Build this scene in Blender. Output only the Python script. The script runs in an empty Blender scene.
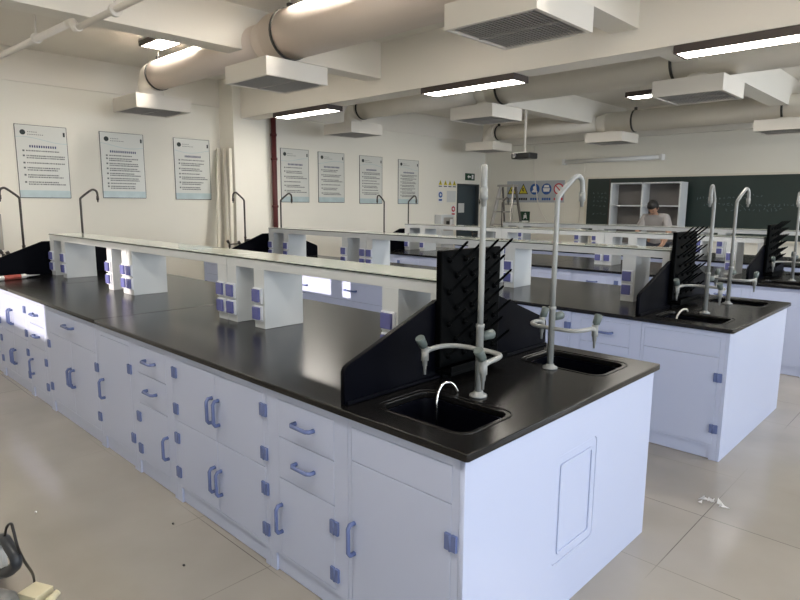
import bpy, bmesh, math, random
from mathutils import Vector, Matrix
random.seed(7)
sc = bpy.context.scene
COL = sc.collection
PI = math.pi

# ------------------------------------------------------------------ materials
def mat(name, col, rough=0.5, metal=0.0, noise=0.0, nscale=8.0, emit=None, spec=0.5, bump=0.0, bscale=60.0, alpha=None, trans=0.0, coat=0.0, rvar=0.0):
    m = bpy.data.materials.new(name); m.use_nodes = True
    nt = m.node_tree; b = nt.nodes['Principled BSDF']
    b.inputs['Base Color'].default_value = (*col, 1)
    b.inputs['Roughness'].default_value = rough
    b.inputs['Metallic'].default_value = metal
    b.inputs['Specular IOR Level'].default_value = spec
    b.inputs['Coat Weight'].default_value = coat
    b.inputs['Coat Roughness'].default_value = 0.08
    tc = nt.nodes.new('ShaderNodeTexCoord')
    n = nt.nodes.new('ShaderNodeTexNoise'); n.inputs['Scale'].default_value = nscale
    n.inputs['Detail'].default_value = 4
    nt.links.new(tc.outputs['Object'], n.inputs['Vector'])
    mx = nt.nodes.new('ShaderNodeMix'); mx.data_type = 'RGBA'
    mx.inputs['A'].default_value = (*[c*(1-noise) for c in col], 1)
    mx.inputs['B'].default_value = (*[min(1, c*(1+noise)) for c in col], 1)
    nt.links.new(n.outputs['Fac'], mx.inputs['Factor'])
    nt.links.new(mx.outputs['Result'], b.inputs['Base Color'])
    if rvar:
        mr = nt.nodes.new('ShaderNodeMapRange')
        mr.inputs['To Min'].default_value = max(0, rough-rvar); mr.inputs['To Max'].default_value = rough+rvar
        nt.links.new(n.outputs['Fac'], mr.inputs['Value']); nt.links.new(mr.outputs['Result'], b.inputs['Roughness'])
    if bump:
        n2 = nt.nodes.new('ShaderNodeTexNoise'); n2.inputs['Scale'].default_value = bscale
        bp = nt.nodes.new('ShaderNodeBump'); bp.inputs['Strength'].default_value = bump; bp.inputs['Distance'].default_value = 0.01
        nt.links.new(tc.outputs['Object'], n2.inputs['Vector'])
        nt.links.new(n2.outputs['Fac'], bp.inputs['Height']); nt.links.new(bp.outputs['Normal'], b.inputs['Normal'])
    if emit:
        b.inputs['Emission Color'].default_value = (*emit[0], 1); b.inputs['Emission Strength'].default_value = emit[1]
    if trans: b.inputs['Transmission Weight'].default_value = trans
    if alpha is not None: b.inputs['Alpha'].default_value = alpha
    return m

M = dict(
 wall   = mat('wall_paint', (0.80,0.775,0.695), 0.75, noise=0.02, nscale=1.5, bump=0.05),
 ceil   = mat('ceiling_paint', (0.77,0.73,0.655), 0.8, noise=0.03, nscale=0.8, bump=0.05),
 beam   = mat('beam_paint', (0.79,0.755,0.68), 0.75, noise=0.03, nscale=0.9, bump=0.04),
 top    = mat('black_epoxy', (0.006,0.0057,0.0057), 0.22, noise=0.1, nscale=3, spec=0.31),
 black  = mat('black_board', (0.0015,0.0018,0.004), 0.4, noise=0.2, nscale=5, spec=0.05),
 rack   = mat('black_rack_plastic', (0.0012,0.0015,0.0018), 0.4, noise=0.2, nscale=5, spec=0.03),
 cab    = mat('white_cabinet_board', (0.475,0.53,0.71), 0.2, noise=0.012, nscale=1.2, rvar=0.03),
 shelf  = mat('white_shelf_board', (0.60,0.625,0.64), 0.3, noise=0.012, nscale=2),
 glass  = mat('frosted_green_glass', (0.62,0.66,0.60), 0.08, noise=0.02, nscale=3),
 gedge  = mat('dark_glass_edge', (0.02,0.03,0.028), 0.2),
 blue   = mat('blue_plastic', (0.12,0.16,0.34), 0.22, noise=0.06, nscale=30),
 sock   = mat('socket_frame_white', (0.75,0.78,0.85), 0.35, noise=0.02),
 cover  = mat('socket_cover_violet', (0.13,0.14,0.36), 0.25, noise=0.05, nscale=20),
 faucet = mat('grey_coated_metal', (0.27,0.28,0.275), 0.28, noise=0.03, nscale=20),
 fdark  = mat('dark_far_faucet', (0.06,0.052,0.045), 0.35, metal=0.4, noise=0.05),  # far end faucets get a darker tone than the camera end ones
 knob   = mat('grey_green_knob', (0.095,0.12,0.115), 0.45, noise=0.05, nscale=30, bump=0.1),
 chrome = mat('chrome', (0.75,0.75,0.75), 0.15, metal=1.0, noise=0.02),
 duct   = mat('duct_paint', (0.72,0.63,0.56), 0.45, noise=0.03, nscale=4),
 duct2  = mat('duct_paint_pale', (0.80,0.76,0.68), 0.5, noise=0.03, nscale=4),
 diff   = mat('diffuser_paint', (0.74,0.70,0.63), 0.5, noise=0.02, nscale=4),
 louvre = mat('diffuser_louvre', (0.42,0.40,0.37), 0.35, metal=0.2, noise=0.03),
 dark   = mat('dark_gap', (0.02,0.02,0.02), 0.8),
 strap  = mat('black_strap', (0.03,0.028,0.025), 0.5, noise=0.1),
 rod    = mat('pale_rod', (0.72,0.68,0.62), 0.5, noise=0.03),
 frame  = mat('dark_lamp_frame', (0.055,0.04,0.035), 0.5, noise=0.1),
 lamp   = mat('lamp_diffuser', (1,1,1), 0.5, emit=((1.0,0.935,0.84), 24.0)),
 green  = mat('chalkboard_green', (0.015,0.030,0.027), 0.5, noise=0.35, nscale=1.6, rvar=0.1),
 chalk  = mat('chalk', (0.16,0.22,0.24), 0.9, noise=0.3, nscale=40),
 alu    = mat('aluminium', (0.42,0.40,0.37), 0.35, metal=0.5, noise=0.05),
 red    = mat('dark_red_pipe', (0.10,0.018,0.018), 0.45, noise=0.15, nscale=8),
 plank  = mat('cream_board', (0.74,0.69,0.59), 0.5, noise=0.03, nscale=5),
 acryl  = mat('poster_sheet', (0.62,0.63,0.59), 0.3, noise=0.02, nscale=3),
 pedge  = mat('poster_edge', (0.06,0.065,0.06), 0.3),
 ink    = mat('poster_ink', (0.12,0.13,0.13), 0.7, noise=0.3, nscale=60),
 title  = mat('poster_title_ink', (0.035,0.045,0.13), 0.7, noise=0.2, nscale=40),
 aqua   = mat('poster_aqua', (0.43,0.53,0.545), 0.3, noise=0.25, nscale=6),
 emblem = mat('poster_emblem', (0.02,0.03,0.03), 0.6),
 door   = mat('door_teal', (0.035,0.055,0.07), 0.35, noise=0.1, nscale=3),
 dframe = mat('door_frame_dark', (0.04,0.05,0.055), 0.45, noise=0.1),
 paper  = mat('paper', (0.62,0.63,0.62), 0.8, noise=0.03, nscale=20),
 sgrey  = mat('sign_panel_grey', (0.42,0.45,0.49), 0.35, noise=0.02, nscale=4),
 yellow = mat('sign_yellow', (0.62,0.52,0.03), 0.4, noise=0.05),
 sblack = mat('sign_black', (0.01,0.01,0.01), 0.5),
 sblue  = mat('sign_blue', (0.02,0.09,0.32), 0.4, noise=0.05),
 sred   = mat('sign_red', (0.50,0.03,0.05), 0.4, noise=0.05),
 swhite = mat('sign_white', (0.75,0.75,0.75), 0.4, noise=0.02),
 sgreen = mat('sign_green', (0.008,0.05,0.022), 0.35, noise=0.1),
 pblack = mat('projector_black', (0.012,0.012,0.012), 0.35, noise=0.1),
 lens   = mat('lens', (0.5,0.5,0.52), 0.05, metal=0.6),
 cloth  = mat('grey_shirt', (0.31,0.295,0.29), 0.9, noise=0.15, nscale=12, bump=0.3),
 trouser= mat('dark_trousers', (0.03,0.035,0.05), 0.9, noise=0.15),
 skin   = mat('skin', (0.42,0.24,0.16), 0.55, noise=0.06),
 hair   = mat('black_hair', (0.008,0.007,0.007), 0.5, noise=0.3, nscale=50, bump=0.6, bscale=120),
 caulk  = mat('cartridge_white', (0.72,0.70,0.68), 0.4, noise=0.05),
 label  = mat('cartridge_label', (0.38,0.08,0.06), 0.4, noise=0.3, nscale=60),
 tgrey  = mat('tool_grey', (0.17,0.17,0.16), 0.45, noise=0.1, nscale=12),
 tblack = mat('tool_black', (0.022,0.026,0.033), 0.5, noise=0.15, nscale=30),
 cream  = mat('cream_card', (0.60,0.55,0.38), 0.7, noise=0.08, nscale=10),
 rubber = mat('black_cable', (0.012,0.011,0.011), 0.45, noise=0.1),
 plastic= mat('clear_scrap', (0.85,0.85,0.85), 0.1, noise=0.05),
 hinge  = mat('dull_metal', (0.13,0.12,0.11), 0.4, metal=0.3),
 wframe = mat('window_frame_white', (0.75,0.75,0.74), 0.4),
 yellowbox = mat('box_sticker', (0.55,0.30,0.02), 0.5),
 gboard = mat('grey_board', (0.16,0.15,0.145), 0.6, noise=0.05),
 boxgrey= mat('box_grey', (0.36,0.34,0.30), 0.5, noise=0.03),
)
# window glass: plain clear pane
gm = bpy.data.materials.new('window_glass'); gm.use_nodes = True
nt = gm.node_tree; nt.nodes.clear()
o_ = nt.nodes.new('ShaderNodeOutputMaterial'); mxs = nt.nodes.new('ShaderNodeMixShader')
tr = nt.nodes.new('ShaderNodeBsdfTransparent'); gl = nt.nodes.new('ShaderNodeBsdfGlossy'); gl.inputs['Roughness'].default_value = 0.02
fr = nt.nodes.new('ShaderNodeFresnel'); fr.inputs['IOR'].default_value = 1.4
nt.links.new(fr.outputs[0], mxs.inputs[0]); nt.links.new(tr.outputs[0], mxs.inputs[1]); nt.links.new(gl.outputs[0], mxs.inputs[2])
nt.links.new(mxs.outputs[0], o_.inputs['Surface']); M['pane'] = gm

# floor: large polished beige-grey tiles with thin joints that come and go with the dirt in them
def floor_mat():
    m = bpy.data.materials.new('polished_floor_tile'); m.use_nodes = True
    nt = m.node_tree; b = nt.nodes['Principled BSDF']; L = nt.links
    tc = nt.nodes.new('ShaderNodeTexCoord')
    mp = nt.nodes.new('ShaderNodeMapping'); mp.inputs['Location'].default_value = (2.91+0.61*20, 1.83+0.61*20, 0)
    L.new(tc.outputs['Object'], mp.inputs['Vector'])
    br = nt.nodes.new('ShaderNodeTexBrick'); br.offset = 0.0
    br.inputs['Scale'].default_value = 1.0; br.inputs['Brick Width'].default_value = 0.61; br.inputs['Row Height'].default_value = 0.61
    br.inputs['Mortar Size'].default_value = 0.0022; br.inputs['Mortar Smooth'].default_value = 0.2
    br.inputs['Color1'].default_value = (0.345,0.314,0.277,1); br.inputs['Color2'].default_value = (0.322,0.296,0.264,1)
    br.inputs['Mortar'].default_value = (0.07,0.06,0.05,1)
    L.new(mp.outputs[0], br.inputs['Vector'])
    n = nt.nodes.new('ShaderNodeTexNoise'); n.inputs['Scale'].default_value = 1.3; n.inputs['Detail'].default_value = 5
    L.new(tc.outputs['Object'], n.inputs['Vector'])
    r1 = nt.nodes.new('ShaderNodeMapRange'); r1.inputs['From Min'].default_value = .35; r1.inputs['From Max'].default_value = .65
    r1.inputs['To Min'].default_value = 0.9; r1.inputs['To Max'].default_value = 1.08
    L.new(n.outputs['Fac'], r1.inputs['Value'])
    plain = nt.nodes.new('ShaderNodeRGB'); plain.outputs[0].default_value = (0.333,0.306,0.271,1)
    n3 = nt.nodes.new('ShaderNodeTexNoise'); n3.inputs['Scale'].default_value = 0.55; n3.inputs['Detail'].default_value = 1
    mp3 = nt.nodes.new('ShaderNodeMapping'); mp3.inputs['Location'].default_value = (3.3, 1.2, 0)
    L.new(tc.outputs['Object'], mp3.inputs['Vector']); L.new(mp3.outputs[0], n3.inputs['Vector'])
    r3 = nt.nodes.new('ShaderNodeMapRange'); r3.inputs['From Min'].default_value = .49; r3.inputs['From Max'].default_value = .6
    r3.inputs['To Min'].default_value = 0.0; r3.inputs['To Max'].default_value = 0.75
    L.new(n3.outputs['Fac'], r3.inputs['Value'])
    mx = nt.nodes.new('ShaderNodeMix'); mx.data_type = 'RGBA'
    L.new(r3.outputs[0], mx.inputs['Factor']); L.new(plain.outputs[0], mx.inputs['A']); L.new(br.outputs['Color'], mx.inputs['B'])
    mu = nt.nodes.new('ShaderNodeVectorMath'); mu.operation = 'SCALE'
    L.new(mx.outputs['Result'], mu.inputs[0]); L.new(r1.outputs[0], mu.inputs['Scale'])
    L.new(mu.outputs[0], b.inputs['Base Color'])
    r2 = nt.nodes.new('ShaderNodeMapRange'); r2.inputs['To Min'].default_value = 0.07; r2.inputs['To Max'].default_value = 0.24
    L.new(n.outputs['Fac'], r2.inputs['Value']); L.new(r2.outputs[0], b.inputs['Roughness'])
    n2 = nt.nodes.new('ShaderNodeTexNoise'); n2.inputs['Scale'].default_value = 5
    bp = nt.nodes.new('ShaderNodeBump'); bp.inputs['Strength'].default_value = 0.04
    L.new(tc.outputs['Object'], n2.inputs['Vector']); L.new(n2.outputs['Fac'], bp.inputs['Height']); L.new(bp.outputs[0], b.inputs['Normal'])
    b.inputs['Specular IOR Level'].default_value = 0.5
    return m
M['floor'] = floor_mat()

# ------------------------------------------------------------------ mesh helpers
class MB:
    def __init__(s): s.bm = bmesh.new()
    def box(s, x0,x1,y0,y1,z0,z1, bev=0.0, seg=2):
        b = bmesh.new(); bmesh.ops.create_cube(b, size=1)
        for v in b.verts: v.co = Vector(((x0+x1)/2+v.co.x*(x1-x0), (y0+y1)/2+v.co.y*(y1-y0), (z0+z1)/2+v.co.z*(z1-z0)))
        if bev: bmesh.ops.bevel(b, geom=b.edges[:], offset=bev, segments=seg, affect='EDGES', profile=0.5)
        s.add(b); return s
    def obox(s, c, sx, sy, sz, R, bev=0.0):
        b = bmesh.new(); bmesh.ops.create_cube(b, size=1)
        for v in b.verts: v.co = Vector((v.co.x*sx, v.co.y*sy, v.co.z*sz))
        if bev: bmesh.ops.bevel(b, geom=b.edges[:], offset=bev, segments=2, affect='EDGES', profile=0.5)
        for v in b.verts: v.co = Vector(c) + R @ v.co
        s.add(b); return s
    def add(s, b, smooth=False):
        m = bpy.data.meshes.new('t'); b.to_mesh(m); b.free(); s.bm.from_mesh(m); bpy.data.meshes.remove(m)
    def bar(s, p, q, w, h, up=(0,0,1), bev=0.0):
        p, q = Vector(p), Vector(q); d = q-p; L = d.length; d.normalize(); up = Vector(up)
        if abs(d.dot(up)) > .98: up = Vector((1,0,0))
        x = d.cross(up).normalized(); z = x.cross(d)
        R = Matrix((x, d, z)).transposed()
        return s.obox((p+q)/2, w, L, h, R, bev)
    def cyl(s, p, q, r0, r1=None, n=20, caps=True):
        if r1 is None: r1 = r0
        p, q = Vector(p), Vector(q)
        return s.tube([p, q], [r0, r1], n, caps)
    def tube(s, pts, r, n=12, caps=True):
        pts = [Vector(p) for p in pts]
        rs = r if isinstance(r, (list, tuple)) else [r]*len(pts)
        rings = []; prev = None
        for i, p in enumerate(pts):
            if i == 0: d = pts[1]-pts[0]
            elif i == len(pts)-1: d = pts[-1]-pts[-2]
            else: d = (pts[i]-pts[i-1]).normalized()+(pts[i+1]-pts[i]).normalized()
            if d.length < 1e-9: d = Vector((0,0,1))
            d.normalize()
            if prev is None:
                a = Vector((0,0,1)) if abs(d.z) < .9 else Vector((1,0,0)); x = d.cross(a).normalized()
            else:
                x = prev - d*prev.dot(d)
                x = x.normalized() if x.length > 1e-6 else d.orthogonal().normalized()
            prev = x; y = d.cross(x)
            rings.append([s.bm.verts.new(p + (x*math.cos(2*PI*k/n)+y*math.sin(2*PI*k/n))*rs[i]) for k in range(n)])
        for a, b in zip(rings, rings[1:]):
            for k in range(n):
                f = s.bm.faces.new((a[k], a[(k+1)%n], b[(k+1)%n], b[k])); f.smooth = True
        if caps:
            s.bm.faces.new(rings[0][::-1]); s.bm.faces.new(rings[-1])
        return s
    def lathe(s, prof, c=(0,0,0), n=24, axis=None):
        rings = []
        R = Matrix.Identity(3) if axis is None else Vector((0,0,1)).rotation_difference(Vector(axis)).to_matrix()
        for r, z in prof:
            rings.append([s.bm.verts.new(Vector(c)+R@Vector((r*math.cos(2*PI*k/n), r*math.sin(2*PI*k/n), z))) for k in range(n)])
        for a, b in zip(rings, rings[1:]):
            for k in range(n):
                f = s.bm.faces.new((a[k], a[(k+1)%n], b[(k+1)%n], b[k])); f.smooth = True
        s.bm.faces.new(rings[0][::-1]); s.bm.faces.new(rings[-1]); return s
    def prism(s, pts, d):   # planar polygon (list of 3-D points) swept along vector d
        a = [s.bm.verts.new(Vector(p)) for p in pts]; b = [s.bm.verts.new(Vector(p)+Vector(d)) for p in pts]
        s.bm.faces.new(a); s.bm.faces.new(b[::-1]); n = len(a)
        for i in range(n): s.bm.faces.new((a[(i+1)%n], a[i], b[i], b[(i+1)%n]))
        return s
    def ball(s, c, rx, ry, rz, n=16):
        b = bmesh.new(); bmesh.ops.create_uvsphere(b, u_segments=n, v_segments=n//2+2, radius=1)
        for v in b.verts: v.co = Vector((c[0]+v.co.x*rx, c[1]+v.co.y*ry, c[2]+v.co.z*rz))
        for f in b.faces: f.smooth = True
        s.add(b); return s
    def build(s, name, m, parent=None, mats=None):
        me = bpy.data.meshes.new(name)
        bmesh.ops.recalc_face_normals(s.bm, faces=s.bm.faces[:])
        s.bm.to_mesh(me); s.bm.free()
        me.materials.append(M[m])
        o = bpy.data.objects.new(name, me); COL.objects.link(o)
        if parent:
            o.parent = parent; o.matrix_parent_inverse = Matrix.Translation(-Vector(parent.location)) if parent.parent is None else Matrix.Identity(4)
            if parent.parent is None and parent.type != 'EMPTY': o.matrix_parent_inverse = Matrix.Identity(4)
        return o

def curve_mesh(name, splines, ext, bev, m, parent=None, plane='xy', off=0.0):
    """closed outlines (holes allowed) -> solid plate, evaluated to a mesh.  plane says which axes the outline uses"""
    cu = bpy.data.curves.new('c', 'CURVE'); cu.dimensions = '2D'; cu.fill_mode = 'BOTH'
    cu.extrude = ext - bev; cu.bevel_depth = bev; cu.bevel_resolution = 2; cu.offset = -bev
    for pts in splines:
        sp = cu.splines.new('POLY'); sp.points.add(len(pts)-1)
        for p, q in zip(sp.points, pts): p.co = (q[0], q[1], 0, 1)
        sp.use_cyclic_u = True
    t = bpy.data.objects.new('c', cu); COL.objects.link(t)
    dg = bpy.context.evaluated_depsgraph_get(); dg.update()
    me = bpy.data.meshes.new_from_object(t.evaluated_get(dg)); bpy.data.objects.remove(t)
    for v in me.vertices:
        x, y, z = v.co
        if plane == 'yz': v.co = (off+z, x, y)
        elif plane == 'xz': v.co = (x, off+z, y)
        else: v.co = (x, y, off+z)
    me.materials.clear(); me.materials.append(M[m]); me.name = name
    bm = bmesh.new(); bm.from_mesh(me); bmesh.ops.remove_doubles(bm, verts=bm.verts[:], dist=1e-5)
    bmesh.ops.recalc_face_normals(bm, faces=bm.faces[:]); bm.to_mesh(me); bm.free()
    o = bpy.data.objects.new(name, me); COL.objects.link(o)
    if parent:
        o.parent = parent; o.matrix_parent_inverse = Matrix.Translation(-Vector(parent.location)) if parent.type == 'EMPTY' and parent.parent is None else Matrix.Identity(4)
    return o

def rrect(x0,x1,y0,y1,r,n=5):
    out = []
    for cx, cy, a0 in ((x1-r,y1-r,0),(x0+r,y1-r,90),(x0+r,y0+r,180),(x1-r,y0+r,270)):
        for k in range(n+1):
            a = math.radians(a0+90*k/n); out.append((cx+r*math.cos(a), cy+r*math.sin(a)))
    return out
def bez(p0,p1,p2,n=8):
    p0,p1,p2 = map(Vector,(p0,p1,p2)); return [(1-t)**2*p0+2*t*(1-t)*p1+t*t*p2 for t in [i/n for i in range(n+1)]]
def spl(pts, n=6):
    pts = [Vector(p) for p in pts]; P = [pts[0]]+pts+[pts[-1]]; out = []
    for i in range(1, len(P)-2):
        a,b,c,d = P[i-1:i+3]
        for k in range(n):
            t = k/n; out.append(.5*((2*b)+(c-a)*t+(2*a-5*b+4*c-d)*t*t+(-a+3*b-3*c+d)*t**3))
    out.append(pts[-1]); return out
def thing(name, loc, label, cat, group=None):
    o = bpy.data.objects.new(name, None); COL.objects.link(o); o.location = loc; o.empty_display_size = .1
    return tag(o, label, cat, group)
def tag(o, label, cat, group=None):
    o['label'] = label; o['category'] = cat
    if group: o['group'] = group
    return o
def struct(o): o['kind'] = 'structure'; return o
def kids(o): return [c for c in bpy.data.objects if c.parent == o]
def copy_tree(o, loc=None, label=None, group=None):
    cmap = {}
    def rec(a, par):
        c = a.copy(); COL.objects.link(c)
        if par: c.parent = par; c.matrix_parent_inverse = a.matrix_parent_inverse.copy()
        for k in KIDS.get(a, []): rec(k, c)
        return c
    r = rec(o, None)
    if loc is not None: r.location = loc
    if label: r['label'] = label
    if group: r['group'] = group
    return r
KIDS = {}
def index_kids():
    KIDS.clear()
    for c in bpy.data.objects:
        if c.parent: KIDS.setdefault(c.parent, []).append(c)

# ------------------------------------------------------------------ room
XL, XR, YF, YB, ZC = -8.0, 5.5, -4.6, 11.0, 3.48
def wallbox(name, m, *a): return struct(MB().box(*a).build(name, m))
struct(MB().box(XL-.2,XR+.2,YF-.2,YB+.2,-.1,0).build('floor','floor'))
struct(MB().box(XL-.2,XR+.2,YF-.2,YB+.2,ZC,ZC+.12).build('ceiling','ceil'))
# left wall with the doorway cut out (y 9.95..10.72, up to 2.03)
b = MB(); b.box(XL-.2,XL,YF-.2,9.93,0,ZC); b.box(XL-.2,XL,10.76,YB+.2,0,ZC); b.box(XL-.2,XL,9.93,10.76,2.05,ZC)
struct(b.build('wall_left','wall'))
struct(MB().box(XL,XR,YB,YB+.2,0,ZC).build('wall_back','wall'))
# right wall with three tall windows
WINR = [(-3.6,-1.6),(-1.1,0.9),(1.4,3.4),(4.9,6.9),(7.6,9.6)]
def wall_with_holes(name, plane, a0, a1, t0, t1, holes, z0, z1):
    b = MB()
    def bx(u0,u1,za,zb):
        if plane == 'x': b.box(t0,t1,u0,u1,za,zb)
        else: b.box(u0,u1,t0,t1,za,zb)
    cur = a0
    for h0,h1 in holes:
        bx(cur,h0,0,ZC); bx(h0,h1,0,z0); bx(h0,h1,z1,ZC); cur = h1
    bx(cur,a1,0,ZC)
    return struct(b.build(name,'wall'))
wall_with_holes('wall_right','x',YF-.2,YB+.2,XR,XR+.2,WINR,0.9,2.75)
SUN_OPENING = [(-6.74,-5.31)]  # unseen opening, added and sized to shape the sun patch on the nearest bench
wall_with_holes('wall_front','y',XL,XR,YF-.2,YF,SUN_OPENING,1.34,2.2)
wn = 0
for plane, hs in (('x',WINR),('y',SUN_OPENING)):
    for h0,h1 in hs:
        wn += 1
        b = MB(); w = .05; t = XR+.06 if plane=='x' else YF-.12
        def bx(u0,u1,za,zb,d=.06,t=t,b=b):
            if plane=='x': b.box(t,t+d,u0,u1,za,zb)
            else: b.box(u0,u1,t,t+d,za,zb)
        mid = (h0+h1)/2
        za,zb=(.9,2.75) if plane=='x' else (1.34,2.2)
        bx(h0,h1,za,za+w); bx(h0,h1,zb-w,zb); bx(h0,h0+w,za+w,zb-w); bx(h1-w,h1,za+w,zb-w)
        if plane=='x': bx(mid-.03,mid+.03,za+w,zb-w); bx(h0+w,mid-.03,2.15,2.19); bx(mid+.03,h1-w,2.15,2.19)
        f = struct(b.build('window_%d'%wn,'wframe'))  # the front wall one only frames the added opening for the sun
        g = MB()
        if plane=='x': g.box(t+.025,t+.031,h0+w,h1-w,za+w,zb-w)
        else: g.box(h0+w,h1-w,t+.025,t+.031,za+w,zb-w)
        g.build('window_pane','pane',f)
# beams and pillar
struct(MB().box(XL,XR,3.98,4.28,2.885,ZC).build('beam','beam'))
for x0 in (-4.70,-1.56,1.60,4.6):
    struct(MB().box(x0,x0+.25,YF,3.98,3.07,ZC).build('beam','beam'))
    struct(MB().box(x0,x0+.25,4.28,YB-.15,3.07,ZC).build('beam','beam'))
# shallow perimeter beams hanging over the walls
struct(MB().box(XL,XL+.03,YF,3.84,3.07,ZC).build('beam','beam'))
struct(MB().box(XL,XL+.03,4.42,YB,3.04,ZC).build('beam','beam'))
struct(MB().box(XL+.03,XR,YB-.15,YB,2.93,ZC).build('beam','beam'))
struct(MB().box(XL,XL+.42,3.84,4.42,0,ZC).build('pillar','wall'))
# skirting
struct(MB().box(XL,XL+.012,YF,3.84,0,.1).build('baseboard_left','cab'))
struct(MB().box(XL+.03,XR,YB-.012,YB,0,.1).build('baseboard_back','cab'))

# ------------------------------------------------------------------ ceiling lights
def ceiling_light(x, y, z, L, W, label, top, group):
    t = thing('ceiling_light', (x,y,top), label, 'light', group)
    b = MB(); f=.02
    b.box(x-L/2,x+L/2,y-W/2,y-W/2+f,z,top); b.box(x-L/2,x+L/2,y+W/2-f,y+W/2,z,top)
    b.box(x-L/2,x-L/2+f,y-W/2+f,y+W/2-f,z,top); b.box(x+L/2-f,x+L/2,y-W/2+f,y+W/2-f,z,top)
    b.box(x-L/2+f,x+L/2-f,y-W/2+f,y+W/2-f,top-.012,top)
    b.build('frame','frame',t)
    MB().box(x-L/2+f,x+L/2-f,y-W/2+f,y+W/2-f,z+.004,z+.012).build('light_diffuser','lamp',t)
    return t
g2 = 'slim ceiling lights under the cross beam'
for x,l in ((-6.14,'slim ceiling light under the beam closest to the pillar'),(-3.22,'slim ceiling light under the beam, middle one in front of the small duct grille'),(-0.42,'slim ceiling light under the beam at the right edge of the photo'),(2.4,'slim ceiling light under the beam beyond the right edge')):
    ceiling_light(x+.04,4.12,2.818,1.25,.27,l,2.883,g2)
g1 = 'panel lights fixed to the ceiling beside the front duct'
for x,l in ((-5.94,'panel light on the ceiling above the left end of the front duct'),(-3.10,'panel light at the top edge of the photo above the front duct'),(-0.3,'panel light above the large near grille'),(2.6,'panel light on the front row furthest right')):
    ceiling_light(x,2.12,3.42,1.2,.30,l,ZC-.001,g1)
g3 = 'far panel lights hung in the rear half of the room'
for x,l in ((-5.45,'small far panel light above and left of the ceiling projector'),(-2.44,'far panel light half hidden behind the white grille box'),(.6,'far panel light at right edge above the rear duct')):
    t = ceiling_light(x,7.77,3.15,1.2,.30,l,3.22,g3)
    for u in (-.45,.45): MB().cyl((x+u,7.77,3.22),(x+u,7.77,ZC),.006,n=8).build('hanger_rod','rod',t)
g0 = 'added panel lights on the ceiling over the front aisle'  # unseen lamp row, added to brighten the aisle floor and cabinet fronts
for x,l in ((-5.9,'added panel light over the front aisle, furthest from the camera'),(-3.1,'added panel light over the front aisle, second from the far end'),(-.3,'added panel light over the front aisle beside the camera'),(2.6,'added panel light over the front aisle behind the camera')):
    ceiling_light(x,-1.15,3.42,1.2,.30,l,ZC-.001,g0)

# ------------------------------------------------------------------ ducts and air grilles
def duct(y, zc, x0, x1, r, name_l, big_from, rb, straps, dm='duct'):
    t = thing('air_duct', (x0,y,zc), name_l, 'duct', 'round air ducts')
    b = MB(); b.tube([(x0,y,zc),(big_from,y,zc)], r, 32); b.build('duct_pipe',dm,t)
    b = MB(); b.tube([(big_from-.03,y,zc),(big_from,y,zc),(big_from+.16,y,zc),(big_from+.161,y,zc)], [r+.005,r+.006,rb,rb], 32); b.build('duct_reducer',dm,t)
    b = MB(); b.tube([(big_from+.16,y,zc),(x1,y,zc)], rb, 32); b.build('duct_pipe',dm,t)
    for sx in straps:
        rr = r if sx < big_from else rb
        b = MB(); b.tube([(sx-.015,y,zc),(sx+.015,y,zc)], rr+.008, 32); b.build('strap','strap',t)
        b = MB(); b.cyl((sx,y,zc+rr),(sx,y,ZC),.007,n=8); b.build('hanger_rod','rod',t)
        b = MB(); b.box(sx-.02,sx+.02,y-.025,y+.025,zc+rr-.004,zc+rr+.05,.004); b.build('clamp','strap',t)
    return t
def grille(x, y, zb, r_d, zc, label, S=.70, end=False):
    t = thing('air_grille', (x,y,zb), label, 'air grille', 'square air grilles under the ducts')
    h=.165; s=S/2; w=.03
    b = MB(); b.box(x-s,x+s,y-s,y+s,zb+h-.01,zb+h)
    for q in ((x-s,x+s,y-s,y-s+w),(x-s,x+s,y+s-w,y+s),(x-s,x-s+w,y-s+w,y+s-w),(x+s-w,x+s,y-s+w,y+s-w)): b.box(*q,zb,zb+h-.01)
    b.build('grille_box','diff',t)
    b = MB(); n=22; step=(S-2*w)/n
    for i in range(n):
        xx = x-s+w+step*(i+.5)
        R = Matrix.Rotation(math.radians(38),3,'Y')
        b.obox((xx,y,zb+.012),step*.95,S-2*w,.003,R)
    b.box(x-s+w,x+s-w,y-.006,y+.006,zb+.001,zb+.022)
    b.build('louvre_panel','louvre',t)
    b = MB(); b.box(x-s+w,x+s-w,y-s+w,y+s-w,zb+.026,zb+.03); b.build('back_plate','louvre',t)
    b = MB(); top = zc-r_d*0.80
    b.tube([(x,y,zb+h),(x,y,top)], [.19,.125], 24) if not end else b.tube([(x,y,zb+h),(x,y,top)],[.16,.13],24)
    b.build('neck','diff',t)
    if end:
        b = MB(); b.tube(spl([(x,y,zb+h),(x+.01,y,zc-.10),(x+.09,y,zc-.02),(x+.20,y,zc)],6),[.15]*6+[.16]*6+[.175]*7,24); b.build('elbow','diff',t)
    return t
GX = (-6.86,-4.12,-1.36,1.42)
rowspec = [(2.24,3.14,2.715,'front duct'),(5.68,3.12,2.715,'middle duct'),(9.55,3.06,2.70,'rear duct')]
names = {0:['square grille at the left end of the front duct','square grille second from left on the front duct','large square louvred grille nearest the camera on the front duct','grille of the front duct past the right edge'],
         1:['square grille on the middle duct, in front of the wall posters','square white grille on the middle duct, just behind the middle beam light','white square grille on the middle duct below the right beam light','middle duct grille beyond the right edge'],
         2:['small far grille above the wall corner by the teal door','small far grille left of the projector screen housing','small far grille at the right edge over the chalkboard','rear duct grille beyond the right edge']}
dl = ['large beige round duct nearest the camera, crossing the top left','beige round duct just behind the cross beam','cream round duct near the chalkboard wall, furthest back']
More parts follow.
